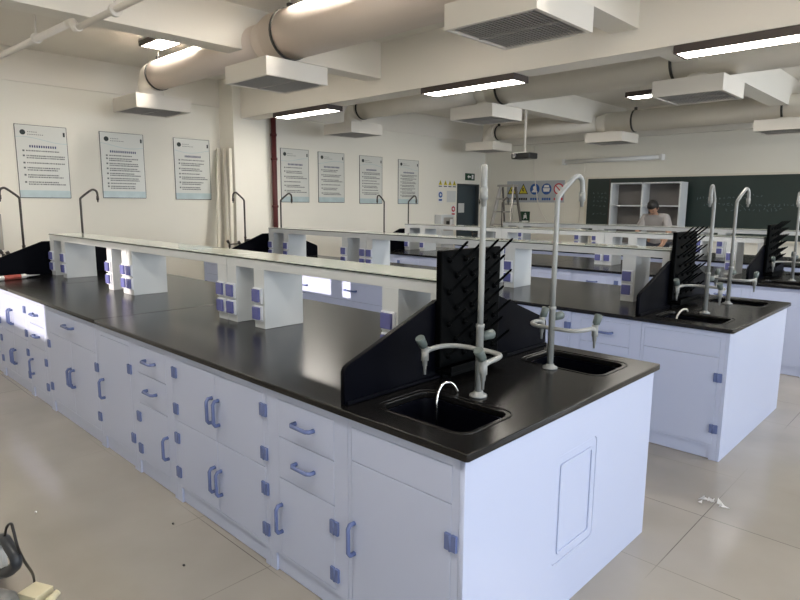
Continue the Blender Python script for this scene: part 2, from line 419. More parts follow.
for i,(y,zc,zb,_) in enumerate(rowspec):
    x0 = GX[0]+.2
    if i==0: duct(y,zc,x0,XR-.3,.175,dl[0],-4.25,.225,(x0+.05,-3.88,-1.1,1.7))
    elif i==1: duct(y,zc,x0,XR-.3,.165,dl[1],-4.2,.205,(x0+.05,-3.85,-1.6,1.7),'duct2')
    else: duct(y,zc,x0,XR-.3,.14,dl[2],-4.35,.185,(x0+.05,-3.7,-1.4,1.7),'duct2')
    for j,x in enumerate(GX):
        if j==3 : continue
        rd = (.175,.165,.14)[i] if j==0 else (.225,.205,.185)[i]
        grille(x,y,zb,rd,zc,names[i][j],.70,end=(j==0))

# white suspended pipe, upper left
t = thing('ceiling_pipe', (-4.4,.48,3.0), 'white suspended ceiling pipe with a step joint, at the top left corner', 'pipe')
MB().tube([(-7.98,.5,3.10),(-4.44,.5,2.99)],.029,14).build('pipe_run','rod',t)
MB().tube([(-4.30,.5,2.925),(-1.7,.5,2.88)],.023,14).build('pipe_run','rod',t)
MB().tube([(-4.46,.5,2.99),(-4.38,.5,2.985),(-4.33,.5,2.93),(-4.25,.5,2.925)],.032,12).build('joint','rod',t)
for x,z in ((-5.3,3.02),(-3.55,2.91)):
    MB().cyl((x,.5,z),(x,.5,ZC),.009,n=8).build('hanger_rod','rod',t)
    MB().tube([(x-.02,.5,z),(x+.02,.5,z)],.045,14).build('pipe_ring','rod',t)

# ------------------------------------------------------------------ lab bench
W = 1.475; LX = -6.40; HT = 0.85; TT = 0.027
FY = 0.02           # front face plane of the cabinets
def handle(cx, cz, vertical, parent, L=.12):
    b = MB(); o=.032; h=L/2
    if vertical: pts=[(cx,FY,cz-h),(cx,FY-o*.7,cz-h),(cx,FY-o,cz-h+.014),(cx,FY-o,cz+h-.014),(cx,FY-o*.7,cz+h),(cx,FY,cz+h)]
    else: pts=[(cx-h,FY,cz),(cx-h,FY-o*.7,cz),(cx-h+.014,FY-o,cz),(cx+h-.014,FY-o,cz),(cx+h,FY-o*.7,cz),(cx+h,FY,cz)]
    b.tube(pts,[.0095,.009,.0085,.0085,.009,.0095],10)
    return b.build('handle','blue',parent)
def hinge(cx, cz, parent):
    b = MB(); b.box(cx-.024,cx-.003,FY-.010,FY+.001,cz-.028,cz+.028,.002); b.box(cx+.003,cx+.024,FY-.010,FY+.001,cz-.028,cz+.028,.002)
    b.cyl((cx,FY-.008,cz-.028),(cx,FY-.008,cz+.028),.005,n=8)
    return b.build('hinge','blue',parent)
G = .0012
def panel(t, kind, x0,x1,z0,z1):
    b = MB(); b.box(x0+G,x1-G,FY-.001,FY+.017,z0+G,z1-G,.0015,1)
    return b.build(kind,'cab',t)
ZT = HT-TT   # underside of worktop
def cabinet(x0, x1, kind, label, group):
    t = thing('lab_cabinet', ((x0+x1)/2,.4,0), label, 'cabinet', group)
    zb=.085
    sl, sr = {'sink':(.02,.03),'sinkr':(.03,.02),'tall':(.06,.027),'draw':(.078,.078),'drawr':(.075,.078),'tiers':(.03,.027),'wide':(.035,.027)}[kind]
    l, r = x0+sl, x1-sr
    b = MB()                                   # open-topped carcass with a face frame
    b.box(x0+.001,x0+.018,FY+.02,W-FY-.001,zb,ZT-.001); b.box(x1-.018,x1-.001,FY+.02,W-FY-.001,zb,ZT-.001)
    b.box(x0+.018,x1-.018,FY+.02,W-FY-.001,zb,zb+.018); b.box(x0+.018,x1-.018,W-FY-.02,W-FY-.001,zb+.018,ZT-.001)
    rails = {'sink':[.66],'sinkr':[.66],'tall':[.755],'draw':[.625,.445],'drawr':[.625,.445],'tiers':[.455],'wide':[.62]}[kind]
    topz = ZT-.035
    b.box(x0+.001,l,FY,FY+.02,zb,ZT-.001); b.box(r,x1-.001,FY,FY+.02,zb,ZT-.001)
    b.box(l,r,FY,FY+.02,topz,ZT-.001); b.box(l,r,FY,FY+.02,zb,zb+.012)
    for z in rails: b.box(l,r,FY+.012,FY+.02,z-.012,z+.012)
    b.build('body','cab',t)
    MB().box(l,r,FY+.022,FY+.026,zb+.012,topz).build('inner_board','cab',t)
    k = MB(); k.box(x0+.042,x1-.042,FY+.010,FY+.03,.004,zb); k.build('kickboard','cab',t)
    k = MB(); k.box(x0+.001,x0+.042,FY,FY+.045,0,zb); k.build('foot','cab',t)
    k = MB(); k.box(x1-.042,x1-.001,FY,FY+.045,0,zb); k.build('foot','cab',t)
    k = MB(); k.box(x0+.001,x0+.042,W-FY-.046,W-FY-.001,0,zb); k.build('foot','cab',t)
    k = MB(); k.box(x1-.042,x1-.001,W-FY-.046,W-FY-.001,0,zb); k.build('foot','cab',t)
    z0 = zb+.012
    if kind in ('sink','sinkr','tall'):
        zr = rails[0]
        panel(t,'false_panel',l,r,zr,topz)
        d = panel(t,'door',l,r,z0,zr); hr = kind!='sinkr'
        handle(l+.014 if hr else r-.014,.36 if kind!='tall' else .41,True,d)
        for z in ((.535,.205) if kind!='tall' else (.62,.20)): hinge(r+.002 if hr else l-.002,z,d)
    elif kind in ('draw','drawr'):
        for a,c in ((rails[0],topz),(rails[1],rails[0])):
            d = panel(t,'drawer',l,r,a,c); handle((l+r)/2,(a+c)/2+(.005),False,d,.115)
        d = panel(t,'door',l,r,z0,rails[1]); hr = kind=='draw'
        handle(l+.014 if hr else r-.014,.265,True,d)
        for z in (.36,.165): hinge(r+.002 if hr else l-.002,z,d)
    elif kind=='tiers':
        m = (l+r)/2
        for a,c,hz,hs in ((rails[0],topz,.605,(.715,.52)),(z0,rails[0],.255,(.36,.17))):
            for u,v,sgn in ((l,m,-1),(m,r,1)):
                d = panel(t,'door',u,v,a,c); handle(m+sgn*.03,hz,True,d)
                for z in hs: hinge(l-.002 if sgn<0 else r+.002,z,d)
    elif kind=='wide':
        d = panel(t,'drawer',l,r,rails[0],topz); handle((l+r)/2,.725,False,d,.16)
        m = (l+r)/2
        for u,v,sgn in ((l,m,-1),(m,r,1)):
            d = panel(t,'door',u,v,z0,rails[0]); handle(m+sgn*.03,.36,True,d)
            for z in (.53,.20): hinge(l-.002 if sgn<0 else r+.002,z,d)
    return t

# cabinets along the front, from the camera end to the far end
CABS = [(-.56,-.0415,'sink','white one door sink cabinet at the camera end'),
        (-1.075,-.56,'draw','white two drawer cabinet next to the camera end sink cabinet'),
        (-1.94,-1.075,'tiers','white cabinet of two tiers of double doors, nearer the camera'),
        (-2.455,-1.94,'drawr','white two drawer cabinet third before the middle wide one'),
        (-2.975,-2.455,'tall','white single tall door cabinet at mid length'),
        (-3.975,-2.975,'wide','widest white cabinet, one long drawer over double doors'),
        (-4.49,-3.975,'draw','white two drawer cabinet just beyond the widest one'),
        (-5.34,-4.49,'tiers','white cabinet of two tiers of double doors, further away'),
        (-5.86,-5.34,'drawr','white two drawer cabinet next to the far end sink cabinet'),
        (-6.375,-5.86,'sinkr','white sink cabinet at the far end')]
BN = ['nearest bench','second bench','third bench','farthest bench']
protos = []   # (object, label without bench)
for x0,x1,k,l in CABS:
    protos.append((cabinet(x0,x1,k,l+' of the '+BN[0],'white cabinets of the lab benches'), l, ' of the '))

# worktop: slabs with rounded sink cut-outs, plus basins
def worktop():
    t = thing('worktop', (LX/2,W/2,HT), 'long black worktop with four sinks on the nearest bench', 'worktop', 'black bench worktops')
    yc = W/2
    sinks = [(-.505,-.115,.125,.395),(-.505,-.115,W-.395,W-.125),(LX+.115,LX+.505,.125,.395),(LX+.115,LX+.505,W-.395,W-.125)]
    sp = [rrect(-.545,0,0,W,.02)]
    segs = [(-2.95,0),(-4.9,-2.952),(LX,-4.902)]
    sp = []
    for a,c in segs: sp.append(rrect(a,c,0,W,.006,3) if c<-.1 and a>LX+.1 else rrect(a,c,0,W,.012,3))
    for s in sinks: sp.append(rrect(*s,.05,6)[::-1])
    curve_mesh('slab', sp, TT/2, .004, 'top', t, 'xy', HT-TT/2)
    # raised drip rim around each sink group
    for s in sinks:
        o = rrect(s[0]-.045,s[1]+.045,s[2]-.04,s[3]+.04,.06,6); i = rrect(s[0]-.035,s[1]+.035,s[2]-.03,s[3]+.03,.055,6)
        b = MB(); b.tube([(x,y,HT) for x,y in rrect(s[0]-.02,s[1]+.02,s[2]-.02,s[3]+.02,.06,6)]+[(s[1]+.02,s[3]-.04,HT)],.003,6); b.build('sink_rim','top',t)
        b = MB(); D=.26
        outer = rrect(*s,.05,6); n=len(outer)
        cx,cy=(s[0]+s[1])/2,(s[2]+s[3])/2
        vs=[]
        for k,z in ((1.0,ZT-.0),(.97,ZT-.03),(.93,ZT-D+.03),(.82,ZT-D)):
            vs.append([b.bm.verts.new((cx+(x-cx)*k,cy+(y-cy)*k,z)) for x,y in outer])
        for a,c in zip(vs,vs[1:]):
            for q in range(n):
                f=b.bm.faces.new((a[q],a[(q+1)%n],c[(q+1)%n],c[q])); f.smooth=True
        b.bm.faces.new(vs[-1])
        bs=b.build('sink_basin','black',t)
        MB().lathe([(.0,0),(.035,0),(.035,.004),(.022,.005),(.0,.002)],(cx,cy,ZT-D+.001),20).build('drain','chrome',bs)
    # overhanging front edge drip groove / lower edge strip under the slab
    return t
protos.append((worktop(),'long black worktop with sinks',' on the '))

def end_panel(x, sgn, label, dx=0, dy=0):
    t = thing('end_panel', (x,W/2,0), label, 'panel', 'white end panels of the lab benches')
    x0,x1 = (x-.02,x) if sgn>0 else (x,x+.02)
    if sgn>0:
        curve_mesh('panel',[[(FY,0),(W-FY,0),(W-FY,ZT-.001),(FY,ZT-.001)],rrect(.57,.90,.215,.655,.025)[::-1]],.010,.001,'cab',t,'yz',x-.010)
        curve_mesh('access_hatch',[rrect(.5715,.8985,.2165,.6535,.0235)],.008,.002,'cab',t,'yz',x-.010)
        curve_mesh('hatch_moulding',[rrect(.605,.865,.25,.62,.015),rrect(.617,.853,.262,.608,.01)[::-1]],.003,.001,'cab',t,'yz',x+.001)
    else:
        MB().box(x0,x1,FY,W-FY,0,ZT-.001,.001).build('panel','cab',t)
    t.location.x += dx; t.location.y += dy
    return t
end_panel(-.022,1,'white end panel with an access hatch, facing the camera on the nearest bench')
protos.append((end_panel(LX+.003,-1,'far white end panel of the nearest bench'),'plain white end panel at the far end',' of the '))

def splash(x, label):
    t = thing('splash_board', (x,W/2,HT), label, 'splash board', 'black splash boards across the benches')
    pts=[(.035,HT+.001),(W-.035,HT+.001),(W-.035,.975),(W-.045,.993),(W-.065,1.003),(.93,1.185),(.545,1.185),(.065,1.003),(.045,.993),(.035,.975)]
    curve_mesh('board',[pts[::-1]],.012,.003,'black',t,'yz',x)
    b=MB(); b.box(x+.012,x+.024,.04,W-.04,HT+.001,HT+.014,.003) if x>-3 else b.box(x-.024,x-.012,.04,W-.04,HT+.001,HT+.014,.003)
    b.build('foot_strip','black',t)
    return t
protos.append((splash(-.605,'sloped black splash board behind the camera end sinks of the nearest bench'),'sloped black splash board at the camera end',' of the '))
protos.append((splash(LX+.605,'sloped black splash board at the far end of the nearest bench'),'sloped black splash board at the far end',' of the '))

def drying_rack():
    x=-.592; y0,y1=.535,.955; z0,z1=.90,1.395
    t = thing('drying_rack',(x,W/2,HT+.001),'black peg drying rack standing against the splash board of the nearest bench','drying rack','black peg drying racks')
    MB().box(x+.001,x+.032,y0,y1,z0,z1,.006).build('back_board','rack',t)
    b=MB(); b.box(x+.001,x+.09,y0+.005,y1-.005,.875,.888,.003); b.box(x+.082,x+.09,y0+.005,y1-.005,.888,.915,.002)
    b.box(x+.013,x+.022,y0+.03,y1-.03,.852,.878); b.build('drip_tray','rack',t)
    rows=7
    for i in range(rows):
        z=z1-.045-i*.068; n=4 if i%2==0 else 3
        for k in range(n):
            y=y0+(.05+k*.107 if n==4 else .10+k*.107)
            p=Vector((x+.03,y,z)); d=Vector((.74,0,.67))
            b=MB(); b.tube([p,p+d*.012,p+d*.014,p+d*.12,p+d*.128],[.0125,.0115,.0062,.0056,.003],8); b.build('peg','rack',t)
    return t
protos.append((drying_rack(),'black peg drying rack against the splash board',' of the '))

def faucet(x, y, s, mirror_x, ang, label, m='faucet', kn='knob'):
    """lab tap with a tall gooseneck; s=-1 serves the near side, +1 the rear side; ang turns the gooseneck (deg from +-Y)"""
    t = thing('lab_faucet',(x,y,HT+.001),label,'faucet','tall laboratory faucets')
    z=HT
    MB().lathe([(0,0),(.034,0),(.034,.006),(.020,.012),(.018,.02),(0,.02)],(x,y,z+.001),20).build('base_flange',m,t)
    b=MB(); b.tube([(x,y,z+.01),(x,y,z+.27),(x,y,z+.272),(x,y,z+.285)],[.0145,.0145,.0165,.0165],16); b.build('post',m,t)
    a=math.radians(ang); dx,dy=math.sin(a)*mirror_x, s*math.cos(a)
    def g(r,zz): return (x+dx*r,y+dy*r,zz)
    path=[g(0,z+.28),g(0,1.30),g(0,1.585)]+spl([g(0,1.60),g(.012,1.625),g(.10,1.695),g(.135,1.71),g(.165,1.695),g(.175,1.66),g(.175,1.625)],5)
    MB().tube(path,[.0115]*len(path),12).build('gooseneck',m,t)
    b=MB(); b.tube([g(.175,1.64),g(.175,1.60),g(.175,1.598),g(.175,1.575)],[.0145,.0145,.009,.007],12); b.build('spout_tip',m,t)
    # horizontal arms bending towards the sink
    za=z+.185
    for q in (-1,1):
        ex = x+q*(.135 if q*mirror_x<0 else .125)
        arm=spl([(x,y,za),(x+q*.06,y+s*.002,za),(x+q*.105,y-s*-.018,za),(ex,y+s*.06,za),(ex+q*.006,y+s*.125,za-.002),(ex+q*.006,y+s*.155,za-.012)],5)
        am=MB().tube(arm,.0095,12).build('arm',m,t)
        vx,vy=ex+q*.006,y+s*.155
        MB().tube([(vx,vy,za+.012),(vx,vy,za-.040),(vx,vy,za-.042),(vx,vy,za-.062),(vx,vy,za-.064),(vx,vy,za-.095)],[.0145,.0145,.010,.009,.0065,.005],12).build('nozzle',m,t)
        d=Vector((0,s*.55,.83)).normalized(); p=Vector((vx,vy,za+.005))
        MB().tube([p,p+d*.012,p+d*.014,p+d*.054,p+d*.057],[.009,.010,.0165,.0185,.0165],18).build('knob',kn,t)
    p=Vector((x,y,z+.235)); d=Vector((.10,1,.03)).normalized()
    MB().tube([p,p+d*.018,p+d*.020,p+d*.068,p+d*.071],[.008,.009,.0175,.019,.017],18).build('knob',kn,t)
    return t
F1Y,F2Y=.475,1.035
ANG=[(36,8),(9,10),(5,10),(5,10)]
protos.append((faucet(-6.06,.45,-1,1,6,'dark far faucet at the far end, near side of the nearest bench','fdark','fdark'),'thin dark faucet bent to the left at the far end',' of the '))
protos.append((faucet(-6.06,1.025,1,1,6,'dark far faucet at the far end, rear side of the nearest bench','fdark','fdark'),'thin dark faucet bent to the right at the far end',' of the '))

# reagent shelves
SY0,SY1=.60,.875
def post(t, x0,x1, socks=True, shift=0.0):
    MB().box(x0,x1,SY0,SY1,HT+.001,1.200,.001,1).build('post','shelf',t)
    if socks:
        for z in (1.045,.94):
            c=x0+.048+shift
            p=MB().box(c-.044,c+.044,SY0-.012,SY0+.001,z-.046,z+.046,.003).build('socket','sock',t)
            MB().box(c-.036,c+.032,SY0-.026,SY0-.011,z-.036,z+.038,.003).build('socket_cover','cover',p)
def shelf(x0,x1,posts,label):
    t = thing('reagent_shelf',((x0+x1)/2,(SY0+SY1)/2,HT+.001),label,'shelf','white reagent shelves on the benches')
    MB().box(x0+.001,x1-.001,SY0,SY1,1.2005,1.252,.001,1).build('shelf_board','shelf',t)
    MB().box(x0+.001,x1-.001,SY0-.006,SY1+.006,1.2525,1.2585,0).build('glass_edge','gedge',t)
    MB().box(x0+.004,x1-.004,SY0-.001,SY1+.001,1.2587,1.2637,0).build('glass_top','glass',t)
    for a,c,k,sh in posts: post(t,a,c,k,sh)
    return t
protos.append((shelf(-2.355,-.62,[(-.675,-.622,False,0),(-.975,-.87,True,0),(-2.055,-1.95,True,-.005),(-2.352,-2.25,True,0)],'white reagent shelf section at the camera end of the nearest bench'),'white reagent shelf section at the camera end',' of the '))
protos.append((shelf(-3.87,-2.357,[(-2.47,-2.36,True,0),(-3.867,-3.775,True,0)],'middle white reagent shelf section of the nearest bench'),'middle white reagent shelf section',' of the '))
protos.append((shelf(-5.74,-3.872,[(-3.975,-3.875,True,0),(-4.28,-4.18,True,-.01),(-5.405,-5.305,True,0),(-5.738,-5.63,True,0)],'white reagent shelf section at the far end of the nearest bench'),'white reagent shelf section at the far end',' of the '))

index_kids()
OFF = [(0.005,2.59),(0.0,5.18),(0.30,7.50)]
for k,(dx,dy) in enumerate([(0,0)]+OFF):
    faucet(-.315+dx,F1Y+dy,-1,1,ANG[k][0],'tall grey lab faucet over the near side sink, camera end, of the '+BN[k])
    faucet(-.33+dx,F2Y+dy,1,1,ANG[k][1],'tall grey lab faucet over the rear side sink, camera end, of the '+BN[k])
    if k:
        e = thing('end_panel',(dx-.022,W/2+dy,0),'plain white end panel at the camera end of the '+BN[k],'panel','white end panels of the lab benches')
        MB().box(dx-.042,dx-.022,FY+dy,W-FY+dy,0,ZT-.001,.001).build('panel','cab',e)
for o,l,con in protos: o['label'] = l+con+BN[0]
SKIP_ALL = ()
for k,(dx,dy) in enumerate(OFF,1):
    for o,l,con in protos:
        if k==3 and ('far end' in l and o.name.startswith('splash')): pass
        c = copy_tree(o, (o.location.x+dx,o.location.y+dy,o.location.z), l+con+BN[k])
# small steel rinse hoses at the camera end sinks
for i,(dx,dy,l) in enumerate(((0,0,'thin silver hose curling into the front sink of the nearest bench'),(.005,2.59,'thin white hose curling over the front sink of the second bench'))):
    pts=spl([(-.40+dx,.455+dy,.853),(-.41+dx,.43+dy,.89),(-.42+dx,.39+dy,.895),(-.425+dx,.365+dy,.86),(-.42+dx,.35+dy,.80),(-.41+dx,.345+dy,.68)],6) if i==0 else \
        spl([(-.42+dx,.45+dy,.856),(-.42+dx,.42+dy,.872),(-.43+dx,.37+dy,.872),(-.44+dx,.32+dy,.84),(-.44+dx,.29+dy,.78)],6)
    tag(MB().tube(pts,.0055 if i==0 else .006,10).build('rinse_hose','chrome' if i==0 else 'rod'),l,'hose')

# sealant cartridge on the nearest bench
t = thing('sealant_cartridge',(-5.5,.2,HT+.001),'white sealant cartridge with a red label lying on the nearest worktop','cartridge')
cz=HT+.0245; A=Vector((-5.47,.02,cz)); Bv=Vector((-5.56,.34,cz)); d=(Bv-A).normalized()
MB().tube([A,A+d*.005,A+d*.30,A+d*.31],[.020,.022,.022,.017],20).build('tube','caulk',t)
MB().tube([A+d*.10,A+d*.255],.0225,20).build('label_band','label',t)
MB().tube([A+d*.31,A+d*.33,A+d*.335,A+d*.44],[.012,.012,.008,.003],12).build('nozzle','caulk',t)
MB().tube([A-d*.004,A+d*.02],.0232,20).build('end_cap','tblack',t)

# ------------------------------------------------------------------ left wall: posters etc.
def poster(y0,y1,z0,z1,label,nl,seed,titlecol='title'):
    rnd=random.Random(seed); x=XL
    t = thing('wall_poster',(x,(y0+y1)/2,z0),label,'poster','notice posters on the left wall')
    w=y1-y0; h=z1-z0
    MB().box(x+.001,x+.010,y0,y1,z0,z1,.001).build('acrylic_sheet','acryl',t)
    b=MB(); e=.006
    b.box(x+.0005,x+.012,y0-e,y0,z0-e,z1+e); b.box(x+.0005,x+.012,y1,y1+e,z0-e,z1+e); b.box(x+.0005,x+.012,y0,y1,z0-e*1.6,z0); b.box(x+.0005,x+.012,y0,y1,z1,z1+e)
    b.build('edge_frame','pedge',t)
    X0,X1=x+.0102,x+.0112
    def q(b,a,c,za,zb): b.box(X0,X1,y0+a*w,y0+c*w,z0+za*h,z0+zb*h)
    b=MB(); b.cyl((X0,y0+.14*w,z0+.90*h),(X1+.0002,y0+.14*w,z0+.90*h),.033,n=20)
    q(b,.93,.97,.87,.93); b.build('emblem','emblem',t)
    b=MB()
    for r_ in range(2):
        yy=.23
        while yy<.42+.1*r_: q(b,yy,yy+.022,.905-.035*r_,.915-.035*r_); yy+=.04
    b.build('header_text','ink',t)
    b=MB(); pts=[]
    for k in range(16):
        u=k/15; pts.append((u,.80+.035*math.sin(u*4+seed)))
    for (u,v),(u2,v2) in zip(pts,pts[1:]):
        b.prism([(X0,y0+u*w,z0+v*h),(X0,y0+u2*w,z0+v2*h),(X0,y0+u2*w,z0+(v2+.008)*h),(X0,y0+u*w,z0+(v+.008)*h)],(.0006,0,0))
    b.build('header_wave','aqua',t)
    b=MB(); q(b,0,1,.0,.10); b.build('colour_band','aqua',t)
    b=MB(); n=11+seed%4; span=.62*(.75+.25*((seed*7)%3)/2)
    for k in range(n):
        u=.52-span/2+span*k/n; q(b,u,u+span/n*.6,.695,.728)
    b.build('title','title',t)
    b=MB(); z=.655; 
    for i in range(nl):
        u=.15; q(b,.11,.15,z-.018,z+.006); u=.18
        for r_ in range(rnd.choice((1,2,2))):
            end=rnd.uniform(.68,.93); uu=u
            while uu<end:
                ww=rnd.uniform(.012,.03); q(b,uu,min(uu+ww,end+.01),z-.013,z+.004); uu+=ww+rnd.uniform(.006,.012)
            z-=.030
        z-=max(.012,(.54-.030*nl*1.7)/nl)
        if z<.14: break
    b.build('body_text','ink',t)
    return t
poster(.96,1.56,1.63,2.545,'white notice poster with blue title, leftmost on the left wall',6,1)
poster(1.99,2.59,1.64,2.54,'white notice poster second from left on the left wall',8,2)
poster(3.06,3.64,1.63,2.54,'white notice poster just left of the wall pillar',7,3)
poster(5.00,5.60,1.60,2.52,'white notice poster just right of the dark red pipe',6,4)
poster(5.83,6.45,1.60,2.51,'white notice poster second to the right of the red pipe',6,5)
poster(6.86,7.47,1.585,2.505,'white notice poster third to the right of the red pipe',7,6)
poster(7.95,8.57,1.585,2.49,'white notice poster furthest right, nearest the warning signs',8,7)
# red pipe
t=thing('riser_pipe',(-7.9,4.78,0),'dark red vertical riser pipe beside the wall pillar','pipe')
MB().cyl((-7.90,4.80,0),(-7.90,4.80,ZC),.045,n=20).build('pipe_run','red',t)
for z in (.5,1.5,2.3,2.7): MB().cyl((-7.90,4.80,z),(-7.90,4.80,z+.04),.056,n=20).build('collar','red',t)
# pale boards leaning on the pillar
for i,(y,w,l) in enumerate(((3.70,.06,'long cream trim board leaning on the pillar, leftmost'),(3.74,.05,'long cream trim board leaning on the pillar, next to the leftmost'))):
    o=MB().bar((XL+.40+.08*i,y-.20+.10*i,0.02),(XL+.08+.10*i,y+.06,2.42),w,.03).build('trim_board','plank'); tag(o,l,'board','cream boards leaning by the pillar')
o=MB().bar((XL+.62,3.62,0.02),(XL+.34,3.815,2.42),.05,.025).build('trim_board','plank'); tag(o,'long cream trim board leaning on the front of the pillar','board','cream boards leaning by the pillar')
# small box at left edge of the photo
t=thing('switch_box',(XL,.55,.95),'beige electric box with an orange sticker on the left wall','electric box')
MB().box(XL+.001,XL+.12,.30,.70,.97,1.42,.008).build('box_body','boxgrey',t); MB().box(XL+.12,XL+.123,.52,.60,1.06,1.22).build('sticker','yellowbox',t)
# door
d=struct(MB().box(XL-.12,XL-.07,9.965,10.725,0.005,2.02,.003).build('door_1','door'))
MB().box(XL-.07,XL-.067,10.05,10.30,1.38,1.60).build('door_notice','paper',d)
b=MB(); b.box(XL-.07,XL-.02,10.63,10.66,.98,1.10,.004); b.build('door_handle','hinge',d)
b=MB(); b.box(XL-.14,XL+.02,9.93,9.963,0,2.05); b.box(XL-.14,XL+.02,10.727,10.76,0,2.05); b.box(XL-.14,XL+.02,9.963,10.727,2.022,2.05)
struct(b.build('trim_1','dframe'))
# corridor beyond is closed by the door leaf; exit sign and small signs
def tri(b,y,z,s,x): b.prism([(x,y-s/2,z),(x,y+s/2,z),(x,y,z+s*.87)],(.004,0,0))
t=thing('exit_sign',(XL,10.4,2.16),'small dark green exit sign above the teal door','sign')
MB().box(XL+.001,XL+.03,10.22,10.56,2.14,2.30,.004).build('sign_case','sgreen',t)
b=MB(); x=XL+.031
b.prism([(x,10.27,2.22),(x,10.33,2.26),(x,10.33,2.235),(x,10.40,2.235),(x,10.40,2.205),(x,10.33,2.205),(x,10.33,2.18)],(.003,0,0))
b.box(x,x+.003,10.44,10.50,2.17,2.27); b.build('arrow','swhite',t)
for i,y in enumerate((9.32,9.50,9.66,9.82)):
    t=thing('warning_sign',(XL,y,2.0),'small yellow triangle warning sign, %s in the row left of the teal door'%('leftmost','second','third','rightmost')[i],'sign','row of yellow warning signs')
    b=MB(); b.box(XL+.001,XL+.004,y-.07,y+.07,1.955,2.105); b.build('plate','swhite',t)
    b=MB(); tri(b,y,2.005,.125,XL+.004); b.build('triangle','yellow',t)
    b=MB(); b.box(XL+.008,XL+.010,y-.008,y+.008,2.03,2.075); b.box(XL+.004,XL+.0055,y-.055,y+.055,1.965,1.985); b.build('symbol','sblack',t)
def disc_sign(y,z,m,label):
    t=thing('safety_sign',(XL,y,z-.1),label,'sign')
    MB().box(XL+.001,XL+.004,y-.08,y+.08,z-.16,z+.10).build('plate','swhite',t)
    b=MB(); b.cyl((XL+.004,y,z+.015),(XL+.008,y,z+.015),.065,n=24); b.box(XL+.004,XL+.006,y-.055,y+.055,z-.12,z-.08); b.build('disc',m,t)
    MB().cyl((XL+.008,y,z+.015),(XL+.010,y,z+.015),.03,n=16).build('symbol','swhite',t)
disc_sign(9.33,1.77,'sblue','small blue disc sign below the yellow warning triangles')
disc_sign(9.80,1.45,'sred','small red prohibition sign left of the teal door')
tag(MB().box(XL+.001,XL+.004,9.56,9.88,1.62,1.88).build('wall_notice','paper'),'pale paper notice stuck left of the teal door','notice')
# instrument cabinet by the left wall
t=thing('instrument_cabinet',(XL+.3,9.35,0),'tall white instrument cabinet against the left wall, left of the door','cabinet')
MB().box(XL+.02,XL+.22,9.12,9.56,0,1.34,.008).build('cabinet_body','shelf',t)
b=MB(); b.box(XL+.22,XL+.225,9.20,9.53,.98,1.28,.0); b.build('front_panel','alu',t)
MB().box(XL+.226,XL+.25,9.28,9.38,1.08,1.20,.01).build('dial_unit','strap',t)
MB().box(XL+.226,XL+.24,9.41,9.50,1.02,1.24,.005).build('door_panel','swhite',t)

# ------------------------------------------------------------------ back wall
# blackboard
t=thing('chalkboard',(-1.3,YB,1.0),'long dark green chalkboard on the back wall','chalkboard')
MB().box(-5.25,2.6,YB-.040,YB-.001,.98,2.13).build('writing_surface','green',t)
b=MB(); b.box(-5.30,2.65,YB-.06,YB-.001,2.13,2.165); b.box(-5.30,2.65,YB-.10,YB-.001,.945,.98); b.box(-5.30,-5.25,YB-.055,YB-.001,.98,2.13); b.box(2.6,2.65,YB-.055,YB-.001,.98,2.13)
b.build('board_frame','plank',t)
b=MB(); b.box(-4.765,-4.74,YB-.055,YB-.041,.98,2.13); b.box(-1.15,-1.125,YB-.055,YB-.041,.98,2.13); b.build('panel_joint','frame',t)
rnd=random.Random(3)
b=MB()
def scrawl(x0,x1,z,amp=.03):
    x=x0
    while x<x1:
        w=rnd.uniform(.03,.07); zz=z+rnd.uniform(-.01,.01)
        p=[(x+rnd.uniform(0,w),YB-.0415,zz+rnd.uniform(-amp,amp)) for _ in range(4)]
        b.tube(p,.0035,4); x+=w+.025
for z in (1.83,1.74,1.66,1.57,1.40): scrawl(-5.12,-4.82,z,.02)
for z,a,c in ((1.72,-3.05,-2.1),(1.60,-2.9,-1.4),(1.78,-2.3,-1.9),(1.52,-2.5,-1.6)): scrawl(a,c,z)
b.build('chalk_writing','chalk',t)
# projector screen housing
t=thing('screen_housing',(-4.8,YB,2.55),'white rolled up projector screen housing above the chalkboard','projector screen')
y=YB-.10
MB().tube([(-5.80,y,2.50),(-3.72,y,2.515)],.045,16).build('housing_tube','wframe',t)
b=MB(); b.box(-5.84,-5.78,y-.05,y+.099,2.44,2.56,.01); b.box(-3.74,-3.68,y-.05,y+.099,2.455,2.575,.01); b.build('end_cap','wframe',t)
b=MB(); b.cyl((-5.30,y,2.49),(-5.43,y+.06,1.18),.006,n=6); b.build('pull_cord','rod',t)
